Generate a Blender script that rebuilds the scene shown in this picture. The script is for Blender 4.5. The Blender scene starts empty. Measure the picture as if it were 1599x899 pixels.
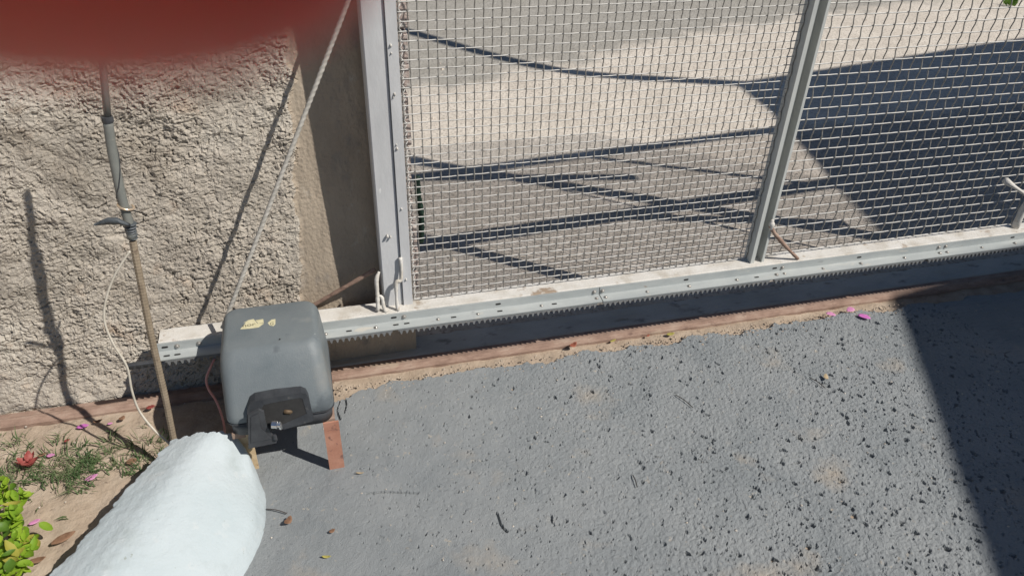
import bpy, math, random
import numpy as np
from mathutils import Vector, Matrix

random.seed(7)
rng = np.random.default_rng(7)
S = bpy.context.scene
C = S.collection

# ------------------------------------------------------------------ camera
# X runs along the gate, Y away from the camera through the gate, Z up; the gate track lies at Y = 0.03
AX = np.array([-60.0, 1710.0, 1170.0]); AX /= np.linalg.norm(AX)          # plumb line seen by the lens
GX = np.array([5000.0, -625.0, 1170.0]); GX -= AX * GX.dot(AX); GX /= np.linalg.norm(GX)
ROT = np.array([GX, np.cross(-AX, GX), -AX])                               # lens axes (right, down, forward) to world
EYE = np.array([0.0, -1.498, 1.30])
cam_d = bpy.data.cameras.new('camera')
cam = bpy.data.objects.new('camera', cam_d); C.objects.link(cam); S.camera = cam
mw = Matrix.Identity(4)
for r in range(3):
    mw[r][0] = ROT[r, 0]; mw[r][1] = -ROT[r, 1]; mw[r][2] = -ROT[r, 2]; mw[r][3] = EYE[r]
cam.matrix_world = mw
cam_d.sensor_width = 36.0; cam_d.lens = 26.34
cam_d.clip_start = 0.002; cam_d.clip_end = 400
cam_d.dof.use_dof = True; cam_d.dof.focus_distance = 1.95; cam_d.dof.aperture_fstop = 9.5

# ------------------------------------------------------------------ light
SX, SY = -0.715, 0.58                      # ground shift of a shadow for each metre of height
sun_dir = Vector((-SX, -SY, 1)).normalized()
w = bpy.data.worlds.new('World'); S.world = w; w.use_nodes = True
nt = w.node_tree
sky = nt.nodes.new('ShaderNodeTexSky'); sky.sky_type = 'NISHITA'; sky.sun_disc = False; sky.ozone_density = 4.0; sky.dust_density = 0.4
sky.sun_elevation = math.asin(sun_dir.z); sky.sun_rotation = math.atan2(sun_dir.x, sun_dir.y)
nt.links.new(sky.outputs[0], nt.nodes['Background'].inputs[0]); nt.nodes['Background'].inputs[1].default_value = 0.05
sl = bpy.data.lights.new('sun', 'SUN'); sl.energy = 4.4; sl.angle = math.radians(0.53); sl.color = (1.0, 0.95, 0.88)
so = bpy.data.objects.new('sun', sl); C.objects.link(so)
so.rotation_euler = (-sun_dir).to_track_quat('-Z', 'Y').to_euler(); so.location = (3, -3, 6)
S.view_settings.view_transform = 'Standard'; S.view_settings.look = 'None'
S.view_settings.exposure = 0.2; S.view_settings.gamma = 1.0
S.render.resolution_x = 1024; S.render.resolution_y = 575

# ------------------------------------------------------------------ survey helpers (sight lines met with real planes)
def _ray(px, py):
    v = np.array([px - 799.5, py - 449.5, 1170.0]); return ROT @ (v / np.linalg.norm(v))
def atz(px, py, z=0.0):
    r = _ray(px, py); return EYE + r * ((z - EYE[2]) / r[2])
def aty(px, py, y=0.0):
    r = _ray(px, py); return EYE + r * ((y - EYE[1]) / r[1])
def lens(x, y, z):                        # a point given by right, down, forward of the lens
    return EYE + ROT @ np.array([x, y, z])

# ------------------------------------------------------------------ noise
_perm = np.random.default_rng(3).permutation(256); _perm = np.concatenate([_perm, _perm])
_ga = np.random.default_rng(4).uniform(0, 2 * np.pi, 256)
def perlin(x, y, seed=0):
    x = np.asarray(x, float) + seed * 17.31; y = np.asarray(y, float) + seed * 9.73
    xi = np.floor(x).astype(int); yi = np.floor(y).astype(int); xf = x - xi; yf = y - yi
    def g(ix, iy, dx, dy):
        a = _ga[_perm[(_perm[ix & 255] + iy) & 255]]; return np.cos(a) * dx + np.sin(a) * dy
    u = xf**3 * (xf * (xf * 6 - 15) + 10); v = yf**3 * (yf * (yf * 6 - 15) + 10)
    a = g(xi, yi, xf, yf); b = g(xi + 1, yi, xf - 1, yf); c = g(xi, yi + 1, xf, yf - 1); d = g(xi + 1, yi + 1, xf - 1, yf - 1)
    return (a + u * (b - a) + v * ((c + u * (d - c)) - (a + u * (b - a)))) * 1.5
def fbm(x, y, octv=4, seed=0, gain=0.5):
    s = 0; a = 1.0
    for o in range(octv):
        s = s + a * perlin(x * 2**o, y * 2**o, seed + o); a *= gain
    return s
def sstep(a, b, x):
    t = np.clip((x - a) / (b - a), 0, 1); return t * t * (3 - 2 * t)

# ------------------------------------------------------------------ materials
MATS = {}
def pmat(name, cols, scale=8.0, rough=0.8, bump=0.0, bscale=60.0, metal=0.0, spots=None, stretch=(1, 1, 1), detail=6, sss=0, trans=0, mid=None, spec=0.4):
    """cols: two or three base colours mixed by noise; spots: list of (colour, scale, threshold, softness)"""
    m = bpy.data.materials.new(name); m.use_nodes = True
    n = m.node_tree.nodes; l = m.node_tree.links; b = n['Principled BSDF']
    tc = n.new('ShaderNodeTexCoord'); mp = n.new('ShaderNodeMapping'); mp.inputs['Scale'].default_value = stretch
    l.new(tc.outputs['Object'], mp.inputs['Vector'])
    nz = n.new('ShaderNodeTexNoise'); nz.inputs['Scale'].default_value = scale; nz.inputs['Detail'].default_value = detail; nz.inputs['Roughness'].default_value = 0.62
    l.new(mp.outputs[0], nz.inputs['Vector'])
    cr = n.new('ShaderNodeValToRGB'); cr.color_ramp.elements[0].position = 0.34; cr.color_ramp.elements[1].position = 0.66
    cr.color_ramp.elements[0].color = (*cols[0], 1); cr.color_ramp.elements[1].color = (*cols[-1], 1)
    if len(cols) == 3:
        e = cr.color_ramp.elements.new(0.5); e.color = (*cols[1], 1)
    l.new(nz.outputs[0], cr.inputs[0]); col = cr.outputs[0]
    for k, (sc, ss, th, sf) in enumerate(spots or []):
        s2 = n.new('ShaderNodeTexNoise'); s2.noise_dimensions = '4D'; s2.inputs['W'].default_value = 3.7 * k + 1.3
        s2.inputs['Scale'].default_value = ss; s2.inputs['Detail'].default_value = 5; s2.inputs['Roughness'].default_value = 0.6
        l.new(mp.outputs[0], s2.inputs['Vector'])
        r2 = n.new('ShaderNodeValToRGB'); r2.color_ramp.elements[0].position = th; r2.color_ramp.elements[1].position = th + sf
        l.new(s2.outputs[0], r2.inputs[0])
        mx = n.new('ShaderNodeMixRGB'); mx.inputs[2].default_value = (*sc, 1)
        l.new(r2.outputs[0], mx.inputs[0]); l.new(col, mx.inputs[1]); col = mx.outputs[0]
    l.new(col, b.inputs['Base Color'])
    b.inputs['Roughness'].default_value = rough; b.inputs['Metallic'].default_value = metal; b.inputs['Specular IOR Level'].default_value = spec
    if sss:
        b.inputs['Subsurface Weight'].default_value = 1.0; b.inputs['Subsurface Radius'].default_value = (1.0, 0.25, 0.12); b.inputs['Subsurface Scale'].default_value = sss
    if trans:
        t = n.new('ShaderNodeBsdfTranslucent'); l.new(col, t.inputs['Color']); ms = n.new('ShaderNodeMixShader'); ms.inputs[0].default_value = trans
        l.new(b.outputs[0], ms.inputs[1]); l.new(t.outputs[0], ms.inputs[2]); l.new(ms.outputs[0], n['Material Output'].inputs[0])
    if bump:
        bn = n.new('ShaderNodeTexNoise'); bn.inputs['Scale'].default_value = bscale; bn.inputs['Detail'].default_value = 8; bn.inputs['Roughness'].default_value = 0.65
        l.new(mp.outputs[0], bn.inputs['Vector'])
        bp = n.new('ShaderNodeBump'); bp.inputs['Strength'].default_value = 1.0; bp.inputs['Distance'].default_value = bump
        l.new(bn.outputs[0], bp.inputs['Height']); l.new(bp.outputs[0], b.inputs['Normal'])
    MATS[name] = m; return m

M = {}
M['sand'] = pmat('sandy_soil', [(.31, .24, .18), (.385, .305, .23), (.44, .36, .28)], 14, .95, .004, 90, spots=[((.22, .17, .13), 60, .60, .10), ((.50, .43, .36), 130, .66, .05)])
M['street_sand'] = pmat('street_dirt', [(.30, .255, .205), (.37, .315, .255), (.40, .345, .28)], 3.0, .95, .006, 70, spots=[((.22, .18, .145), 75, .58, .12), ((.43, .38, .32), 110, .64, .08)])
M['apron'] = pmat('worn_concrete', [(.215, .185, .155), (.27, .235, .20), (.31, .275, .235)], 9, .95, .006, 80, spots=[((.16, .14, .12), 55, .60, .10), ((.36, .32, .28), 90, .66, .06)])
M['asphalt'] = pmat('street_asphalt', [(.155, .148, .135), (.185, .176, .16), (.205, .197, .18)], 10, .95, .005, 150, spots=[((.27, .24, .20), 4.5, .60, .15), ((.10, .095, .09), 160, .64, .08)])
M['drive'] = pmat('grey_floor_paint', [(.205, .222, .230), (.235, .25, .256), (.255, .268, .272)], 5, .85, .0026, 360, spots=[((.33, .295, .25), 6, .585, .18), ((.40, .36, .30), 55, .63, .10), ((.15, .162, .172), 110, .60, .08), ((.43, .40, .36), 190, .68, .05)])
M['plaster'] = pmat('rough_plaster', [(.345, .31, .26), (.435, .39, .33), (.50, .46, .395)], 5.0, .95, .0022, 320, spots=[((.30, .26, .21), 7, .56, .16), ((.56, .545, .51), 3.2, .61, .2), ((.41, .325, .25), 11, .60, .12), ((.23, .20, .17), 2.4, .58, .18)])
M['reveal'] = pmat('trowelled_plaster', [(.31, .255, .195), (.40, .335, .26)], 9, .95, .0020, 140, spots=[((.26, .23, .195), 18, .56, .12), ((.42, .38, .32), 30, .62, .1)], stretch=(1, 1, .5))
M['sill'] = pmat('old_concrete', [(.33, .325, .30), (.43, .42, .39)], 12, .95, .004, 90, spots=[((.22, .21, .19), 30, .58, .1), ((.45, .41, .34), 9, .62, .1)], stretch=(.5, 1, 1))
M['brick'] = pmat('clay_brick', [(.40, .32, .285), (.48, .40, .36)], 40, .95, .004, 120, spots=[((.46, .43, .40), 60, .5, .1)])
M['galv'] = pmat('weathered_galvanised_steel', [(.47, .475, .48), (.58, .585, .59)], 12, .55, .0008, 90, .0, spots=[((.34, .345, .35), 9, .58, .14), ((.68, .68, .67), 50, .67, .05), ((.14, .14, .15), 28, .72, .03), ((.36, .31, .26), 22, .66, .08)], stretch=(1, 1, .35))
M['galvdark'] = pmat('dull_aluminium', [(.46, .475, .46), (.56, .57, .54)], 30, .5, .0005, 120, .0, spots=[((.40, .38, .34), 40, .64, .08)], stretch=(1, 1, .3))
M['angle'] = pmat('slotted_angle_steel', [(.33, .355, .355), (.43, .45, .44)], 25, .5, .0004, 120, .1, spots=[((.50, .48, .43), 45, .60, .08), ((.24, .25, .25), 40, .63, .08), ((.26, .20, .15), 70, .69, .05)], stretch=(.3, 1, 1))
M['whitepaint'] = pmat('dirty_white_paint', [(.46, .425, .37), (.57, .545, .50), (.62, .60, .565)], 18, .75, .0012, 160, spots=[((.36, .29, .22), 34, .63, .1), ((.25, .17, .12), 90, .68, .04), ((.38, .36, .33), 9, .58, .12), ((.30, .23, .17), 14, .64, .06)])
M['wire'] = pmat('galvanised_mesh_wire', [(.46, .45, .425), (.64, .625, .59)], 60, .5, 0, 60, .0, spots=[((.30, .24, .19), 30, .66, .08)])
M['wire_v'] = pmat('shaded_mesh_wire', [(.20, .19, .17), (.34, .325, .30)], 90, .45, 0, 60, .3)  # same wire coloured darker, since verticals catch less sun
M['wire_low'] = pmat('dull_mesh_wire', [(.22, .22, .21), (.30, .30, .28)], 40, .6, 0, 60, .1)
M['rack'] = pmat('grey_nylon_rack', [(.16, .165, .17), (.22, .225, .225)], 60, .6, .0006, 200, spots=[((.32, .28, .23), 40, .62, .12)])
M['bolt'] = pmat('bolt_steel', [(.30, .29, .27), (.48, .46, .43)], 200, .4, 0, 60, .6, spots=[((.20, .12, .08), 150, .62, .1)])
M['hole_shade'] = pmat('painted_hole_shade', [(.02, .02, .02), (.03, .03, .03)], 60, .9)  # near-black colour standing in for shade inside holes, slots and recesses
M['rust'] = pmat('rusted_steel', [(.22, .145, .11), (.29, .195, .15), (.35, .255, .20)], 40, .9, .0018, 140, spots=[((.15, .095, .075), 50, .58, .1), ((.40, .32, .24), 12, .60, .10)], stretch=(.5, 1, 1))
M['rebar'] = pmat('rusty_rebar', [(.19, .15, .105), (.26, .21, .15)], 50, .85, .0006, 200, spots=[((.15, .11, .08), 70, .58, .1)])
M['cover'] = pmat('grey_motor_plastic', [(.120, .142, .153), (.142, .163, .173), (.16, .18, .186)], 9, .5, .0006, 300, spots=[((.21, .225, .225), 10, .60, .12), ((.095, .11, .12), 12, .62, .08), ((.36, .37, .36), 60, .69, .03), ((.27, .25, .22), 4, .60, .2)], spec=.35)
M['black'] = pmat('black_plastic', [(.035, .037, .042), (.06, .063, .068)], 30, .45, .0004, 200, spots=[((.11, .11, .11), 60, .66, .06)])
M['orange'] = pmat('red_oxide_paint', [(.38, .175, .115), (.48, .245, .17)], 25, .75, .0008, 160, spots=[((.19, .10, .08), 45, .60, .08), ((.20, .205, .21), 26, .67, .03)])
M['bezel'] = pmat('grey_black_plastic', [(.028, .031, .036), (.048, .052, .058)], 30, .38, .0004, 200, spots=[((.09, .09, .088), 40, .64, .06)])
M['cream'] = pmat('flaking_cream_paint', [(.52, .38, .22), (.66, .52, .34)], 30, .8, .0012, 120, spots=[((.25, .11, .05), 45, .58, .06), ((.10, .06, .04), 80, .64, .05)])
M['chrome'] = pmat('worn_chrome', [(.55, .55, .55), (.7, .7, .7)], 60, .25, 0, 60, 1.0)
M['brass'] = pmat('tarnished_brass', [(.09, .06, .035), (.16, .11, .065)], 120, .6, 0, 60, .3)
M['white'] = pmat('white_lime_paint', [(.40, .46, .48), (.435, .49, .51), (.46, .51, .53)], 4, .85, .0014, 180, spots=[((.35, .395, .40), 8, .55, .15), ((.30, .33, .31), 45, .66, .03), ((.47, .51, .52), 26, .60, .1), ((.22, .22, .19), 110, .715, .03)])
M['sticker'] = pmat('faded_yellow_sticker', [(.50, .46, .28), (.60, .56, .38)], 90, .7)
M['ink'] = pmat('faded_label_ink', [(.05, .045, .03), (.09, .08, .05)], 90, .8)
M['tape'] = pmat('black_insulating_tape', [(.05, .06, .068), (.09, .10, .108)], 60, .5, .0008, 120)
M['conduit'] = pmat('grey_conduit', [(.13, .14, .13), (.19, .195, .18)], 20, .35, .0003, 150, spots=[((.27, .26, .23), 60, .64, .08)])
M['copper'] = pmat('bright_copper', [(.75, .58, .40), (.85, .70, .55)], 50, .3, 0, 60, .7)
M['cord'] = pmat('grimy_white_cable', [(.50, .46, .38), (.62, .57, .49)], 40, .6)
M['pinkcord'] = pmat('salmon_cable', [(.72, .32, .26), (.82, .42, .35)], 40, .6)
M['rope'] = pmat('twisted_steel_cable', [(.38, .36, .32), (.50, .475, .43)], 90, .6, .0006, 200)
M['petal'] = pmat('magenta_petal', [(.62, .16, .52), (.72, .28, .62)], 60, .6, trans=.25)
M['petalpink'] = pmat('faded_pink_petal', [(.66, .26, .50), (.78, .42, .62)], 60, .6, trans=.25)
M['petalred'] = pmat('red_petal', [(.30, .055, .05), (.42, .14, .12)], 60, .6, trans=.3)
M['dry'] = pmat('dry_leaf', [(.16, .085, .05), (.27, .16, .10)], 60, .85, .001, 90)
M['dryred'] = pmat('red_brown_dry_leaf', [(.26, .075, .045), (.36, .14, .09)], 60, .8, .001, 90)
M['dryellow'] = pmat('yellowing_leaf', [(.30, .27, .06), (.42, .36, .12)], 60, .8, .001, 90)
M['tan'] = pmat('tan_dry_leaf', [(.33, .25, .15), (.44, .35, .23)], 60, .8, .001, 90)
M['leaf'] = pmat('lime_leaf', [(.25, .42, .03), (.37, .53, .05), (.46, .56, .09)], 14, .6, .0006, 120, trans=.45)
M['leafmid'] = pmat('mid_green_leaf', [(.20, .36, .03), (.30, .45, .04)], 20, .6, .0006, 120, trans=.4)
M['leafold'] = pmat('yellowed_leaf', [(.40, .38, .06), (.48, .44, .10)], 30, .7, .0006, 120, trans=.4)
M['leafdark'] = pmat('green_leaf', [(.08, .17, .02), (.14, .25, .03)], 20, .5, .0006, 120, trans=.35)
M['stem'] = pmat('green_brown_stem', [(.10, .09, .03), (.17, .15, .06)], 40, .8)
M['grass'] = pmat('sparse_grass', [(.055, .10, .035), (.10, .155, .06), (.17, .19, .10)], 18, .7, trans=.25)
M['twig'] = pmat('dark_twig', [(.025, .022, .02), (.06, .05, .045)], 80, .9)
M['pebble'] = pmat('pale_grit', [(.36, .31, .25), (.55, .50, .44)], 60, .9)
M['skin'] = pmat('skin', [(.72, .16, .13), (.80, .22, .18)], 120, .5, .0003, 900, sss=.014)
M['phone'] = pmat('dark_phone_glass', [(.02, .02, .022), (.03, .03, .033)], 30, .2)
M['sleeve'] = pmat('dark_cloth', [(.05, .055, .07), (.08, .085, .10)], 60, .9, .0008, 300)
M['slab'] = pmat('shade_slab_grey', [(.25, .24, .23), (.33, .32, .30)], 4, .9, .004, 60)  # for the added slab that shades the driveway
M['hose'] = pmat('dark_green_hose', [(.012, .03, .022), (.02, .045, .03)], 30, .5)
M['clip'] = pmat('beige_plastic_clip', [(.50, .46, .40), (.60, .56, .49)], 60, .6)
M['redtag'] = pmat('red_plastic_tag', [(.50, .10, .09), (.58, .16, .14)], 60, .6)

# ------------------------------------------------------------------ mesh helpers
class MB:
    def __init__(s): s.v = []; s.f = []
    def add(s, vs, fs):
        o = len(s.v); s.v += [tuple(map(float, p)) for p in vs]; s.f += [tuple(i + o for i in f) for f in fs]; return s
    def box(s, x0, x1, y0, y1, z0, z1, bev=0.0):
        return s.prism([(y0, z0), (y1, z0), (y1, z1), (y0, z1)], x0, x1) if not bev else s.prism(
            [(y0 + bev, z0), (y1 - bev, z0), (y1, z0 + bev), (y1, z1 - bev), (y1 - bev, z1), (y0 + bev, z1), (y0, z1 - bev), (y0, z0 + bev)], x0, x1)
    def prism(s, prof, x0, x1):               # closed YZ outline swept along X
        n = len(prof); vs = [(x0, y, z) for y, z in prof] + [(x1, y, z) for y, z in prof]
        fs = [(i, (i + 1) % n, n + (i + 1) % n, n + i) for i in range(n)] + [tuple(range(n - 1, -1, -1)), tuple(range(n, 2 * n))]
        return s.add(vs, fs)
    def prismz(s, prof, z0, z1):              # closed XY outline swept along Z
        n = len(prof); vs = [(x, y, z0) for x, y in prof] + [(x, y, z1) for x, y in prof]
        fs = [(i, (i + 1) % n, n + (i + 1) % n, n + i) for i in range(n)] + [tuple(range(n - 1, -1, -1)), tuple(range(n, 2 * n))]
        return s.add(vs, fs)
    def plate(s, pts, d):                     # planar polygon given depth vector d
        n = len(pts); d = np.array(d); vs = [np.array(p) for p in pts] + [np.array(p) + d for p in pts]
        fs = [(i, (i + 1) % n, n + (i + 1) % n, n + i) for i in range(n)] + [tuple(range(n - 1, -1, -1)), tuple(range(n, 2 * n))]
        return s.add(vs, fs)
    def tube(s, pts, rad, sides=8, caps=True, twist=None):
        pts = [Vector(p) for p in pts]; n = len(pts)
        rad = [rad] * n if not hasattr(rad, '__len__') else rad
        t0 = (pts[1] - pts[0]).normalized(); up = Vector((0, 0, 1)) if abs(t0.z) < .9 else Vector((0, 1, 0))
        u = t0.cross(up).normalized(); o = len(s.v)
        for i, p in enumerate(pts):
            t = (pts[min(i + 1, n - 1)] - pts[max(i - 1, 0)]).normalized()
            u = (u - t * u.dot(t)).normalized(); v = t.cross(u)
            for k in range(sides):
                a = 2 * math.pi * k / sides; q = rad[i]
                if twist: q *= twist(i, a)
                s.v.append(tuple(p + (u * math.cos(a) + v * math.sin(a)) * q))
        for i in range(n - 1):
            for k in range(sides):
                a, b = o + i * sides + k, o + i * sides + (k + 1) % sides
                s.f.append((a, b, b + sides, a + sides))
        if caps: s.f.append(tuple(o + k for k in range(sides - 1, -1, -1))); s.f.append(tuple(o + (n - 1) * sides + k for k in range(sides)))
        return s
    def build(s, name, mat, parent=None, smooth=False, base=None):
        off = np.array(parent_world(parent)) if parent is not None else np.array(base if base is not None else (0, 0, 0), float)
        me = bpy.data.meshes.new(name); me.from_pydata([tuple(np.array(p) - off) for p in s.v], [], s.f)
        me.materials.append(mat)
        if smooth: me.polygons.foreach_set('use_smooth', [True] * len(me.polygons))
        me.update(); o = bpy.data.objects.new(name, me); C.objects.link(o)
        if parent is not None: o.parent = parent
        else: o.location = tuple(off)
        return o
def parent_world(p):
    v = np.zeros(3)
    while p is not None: v += np.array(p.location); p = p.parent
    return v
def tag(o, label=None, cat=None, group=None, kind=None):
    if label: o['label'] = label
    if cat: o['category'] = cat
    if group: o['group'] = group
    if kind: o['kind'] = kind
    return o
def thing(name, label, cat, loc, group=None):
    o = bpy.data.objects.new(name, None); C.objects.link(o); o.location = tuple(map(float, loc)); o.empty_display_size = .05
    return tag(o, label, cat, group)
def child(name, me, loc, parent, rot=(0, 0, 0), scale=(1, 1, 1)):     # repeat that shares mesh data
    o = bpy.data.objects.new(name, me); C.objects.link(o); o.parent = parent
    o.location = tuple(np.array(loc, float) - parent_world(parent)); o.rotation_euler = rot; o.scale = scale
    return o
def smooth_path(pts, n=8):
    P = [np.array(p, float) for p in pts]; P = [2 * P[0] - P[1]] + P + [2 * P[-1] - P[-2]]; out = []
    for i in range(1, len(P) - 2):
        a, b, c, d = P[i - 1:i + 3]
        for k in range(n):
            t = k / n; out.append(.5 * (2 * b + (c - a) * t + (2 * a - 5 * b + 4 * c - d) * t * t + (3 * b - a - 3 * c + d) * t**3))
    out.append(P[-2]); return out
def gridmesh(name, A, B, fn, mat, base=(0, 0, 0), matfn=None, mats=None, smooth=True):
    """A, B coordinate arrays; fn(a, b) -> X, Y, Z"""
    a, b = np.meshgrid(A, B, indexing='ij'); X, Y, Z = fn(a, b)
    co = np.stack([X - base[0], Y - base[1], Z - base[2]], -1).reshape(-1, 3)
    nA, nB = len(A), len(B); idx = np.arange(nA * nB).reshape(nA, nB)
    q = np.stack([idx[:-1, :-1], idx[1:, :-1], idx[1:, 1:], idx[:-1, 1:]], -1).reshape(-1, 4)
    me = bpy.data.meshes.new(name); me.vertices.add(len(co)); me.vertices.foreach_set('co', co.ravel())
    me.loops.add(q.size); me.loops.foreach_set('vertex_index', q.ravel().astype(np.int32))
    me.polygons.add(len(q)); me.polygons.foreach_set('loop_start', np.arange(0, q.size, 4, dtype=np.int32))
    me.polygons.foreach_set('use_smooth', np.full(len(q), smooth))
    for m in (mats or [mat]): me.materials.append(m)
    if matfn is not None:
        mi = matfn(a, b)[:-1, :-1].reshape(-1).astype(np.int32); me.polygons.foreach_set('material_index', mi)
    me.update(calc_edges=True); me.validate()
    o = bpy.data.objects.new(name, me); C.objects.link(o); o.location = base; return o
def lin(a, b, d): return np.linspace(a, b, max(2, int(round((b - a) / d)) + 1))
def cat(*arrs):
    out = list(arrs[0])
    for r in arrs[1:]: out += [x for x in r if x > out[-1] + 1e-6]
    return np.array(out)

# ================================================================== SETTING
# sandy soil, one sheet to the horizon, fine near the camera
def soil(a, b):
    near = sstep(-1.6, -1.0, a) * sstep(3.4, 2.6, a) * sstep(-1.2, -.8, b) * sstep(.4, .2, b)
    z = near * (.0035 * fbm(a * 16, b * 16, 4, 5) + .004 * perlin(a * 4, b * 4, 8) - .001)
    return a, b, z - .002 + 0 * a
g = gridmesh('ground', cat(lin(-90, -2, 8), lin(-1.6, -1.1, .1), lin(-1.08, -.1, .006), lin(-.09, 2.4, .012), lin(2.6, 5, .4), lin(8, 90, 8)),
             cat(lin(-90, -2, 8), lin(-1.6, -1.0, .1), lin(-.98, .16, .006), lin(.2, .4, .05), lin(1, 90, 8)), soil, M['sand']); tag(g, kind='structure')

# street beyond the gate: worn concrete apron, dirt verge and asphalt on one sheet, ground cover set by distance from the gate
def streetmat():
    m = bpy.data.materials.new('street_ground'); m.use_nodes = True; n = m.node_tree.nodes; l = m.node_tree.links; b = n['Principled BSDF']
    tc = n.new('ShaderNodeTexCoord'); cols = []
    for k, (c0, c1, c2, sp, sc) in enumerate([((.325, .285, .24), (.385, .34, .29), (.43, .385, .335), (.22, .19, .16), 9), ((.51, .455, .385), (.59, .53, .45), (.64, .58, .50), (.37, .325, .275), 4), ((.265, .25, .215), (.305, .29, .255), (.335, .32, .285), (.20, .185, .165), 8)]):
        nz = n.new('ShaderNodeTexNoise'); nz.inputs['Scale'].default_value = sc; nz.inputs['Detail'].default_value = 8; nz.inputs['Roughness'].default_value = .7; l.new(tc.outputs['Object'], nz.inputs['Vector'])
        cr = n.new('ShaderNodeValToRGB'); cr.color_ramp.elements[0].position = .36; cr.color_ramp.elements[1].position = .64; cr.color_ramp.elements[0].color = (*c0, 1); cr.color_ramp.elements[1].color = (*c2, 1); l.new(nz.outputs[0], cr.inputs[0])
        gz = n.new('ShaderNodeTexNoise'); gz.inputs['Scale'].default_value = 85; gz.inputs['Detail'].default_value = 4; l.new(tc.outputs['Object'], gz.inputs['Vector'])
        gr = n.new('ShaderNodeValToRGB'); gr.color_ramp.elements[0].position = .52; gr.color_ramp.elements[1].position = .66; l.new(gz.outputs[0], gr.inputs[0])
        mx = n.new('ShaderNodeMixRGB'); mx.inputs[2].default_value = (*sp, 1); l.new(gr.outputs[0], mx.inputs[0]); l.new(cr.outputs[0], mx.inputs[1]); cols.append(mx.outputs[0])
    at = n.new('ShaderNodeAttribute'); at.attribute_name = 'cover'; sx = n.new('ShaderNodeSeparateXYZ'); l.new(at.outputs['Vector'], sx.inputs[0])
    m1 = n.new('ShaderNodeMixRGB'); l.new(sx.outputs[0], m1.inputs[0]); l.new(cols[0], m1.inputs[1]); l.new(cols[1], m1.inputs[2])
    m2 = n.new('ShaderNodeMixRGB'); l.new(sx.outputs[1], m2.inputs[0]); l.new(m1.outputs[0], m2.inputs[1]); l.new(cols[2], m2.inputs[2]); l.new(m2.outputs[0], b.inputs['Base Color'])
    b.inputs['Roughness'].default_value = .95
    bn = n.new('ShaderNodeTexNoise'); bn.inputs['Scale'].default_value = 75; bn.inputs['Detail'].default_value = 8; l.new(tc.outputs['Object'], bn.inputs['Vector'])
    bp = n.new('ShaderNodeBump'); bp.inputs['Distance'].default_value = .006; l.new(bn.outputs[0], bp.inputs['Height']); l.new(bp.outputs[0], b.inputs['Normal']); return m
SA, SB = cat(lin(-30, -1, 1.5), lin(-.4, 5.4, .025), lin(6, 30, 1.5)), cat(lin(.13, 4.2, .025), lin(4.4, 8, .3), lin(9, 60, 3))
st = gridmesh('street', SA, SB, lambda a, b: (a, b + .01 * fbm(a * 9, a * 0, 3, 3) * (b < .2), .004 + .0012 * fbm(a * 9, b * 9, 4, 4) * sstep(8, 4, b)), streetmat()); tag(st, kind='structure')
a_, b_ = np.meshgrid(SA, SB, indexing='ij')
e1 = b_ - (1.13 + .07 * a_) + .10 * fbm(a_ * 4, b_ * 4, 5, 71); e2 = b_ - np.interp(a_, [-12, .3, .65, 1.3, 1.9, 3.2, 4.2, 14], [2.1, 2.1, 2.12, 2.34, 2.62, 3.02, 3.25, 5.0]) + .12 * fbm(a_ * 5, b_ * 5, 5, 72)
at_ = st.data.attributes.new('cover', 'FLOAT_VECTOR', 'POINT')
at_.data.foreach_set('vector', np.stack([sstep(-.08, .08, e1), .9 * sstep(-.10, .14, e2), 0 * e1], -1).reshape(-1).astype(np.float32))

# painted driveway in front of the gate, pitted concrete
XS = cat(lin(-.60, -.34, .02), lin(-.335, 1.78, .0022), lin(1.79, 2.3, .02), lin(2.4, 8, .4))
YS = cat(lin(-8, -1.4, .5), lin(-1.3, -.98, .02), lin(-.97, .05, .0022))
def drive(a, b):
    edge_y = -.022 + .016 * fbm(a * 13, a * 0 + 3.3, 5, 21) + np.interp(a, [-.6, -.05, .0, .03], [-.13, -.035, -.012, 0])
    edge_x = -.275 + .03 * fbm(b * 6, b * 0 + 1.7, 4, 22)
    side = np.minimum(edge_y - b, a - edge_x) + .004 * fbm(a * 60, b * 60, 3, 24)
    smoothz = sstep(.15, .75, a)                                   # trowelled smooth near the motor, rougher to the right
    h = .0008 * fbm(a * 22, b * 22, 5, 25) + .0022 * perlin(a * 4, b * 4, 26)
    h = h + (.0003 + .0008 * smoothz) * fbm(a * 110, b * 110, 3, 27)
    h = h - .0012 * smoothz * sstep(.40, .50, perlin(a * 62 + 2 * perlin(a * 15, b * 15, 34), b * 62, 35)) - .0006 * sstep(.30, .42, perlin(a * 120, b * 120, 36)) * (.3 + .7 * smoothz)
    z = .0085 + h
    return a, b, np.where(side > .010, z, -.010 + (z + .010) * sstep(-.004, .010, side))
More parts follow.
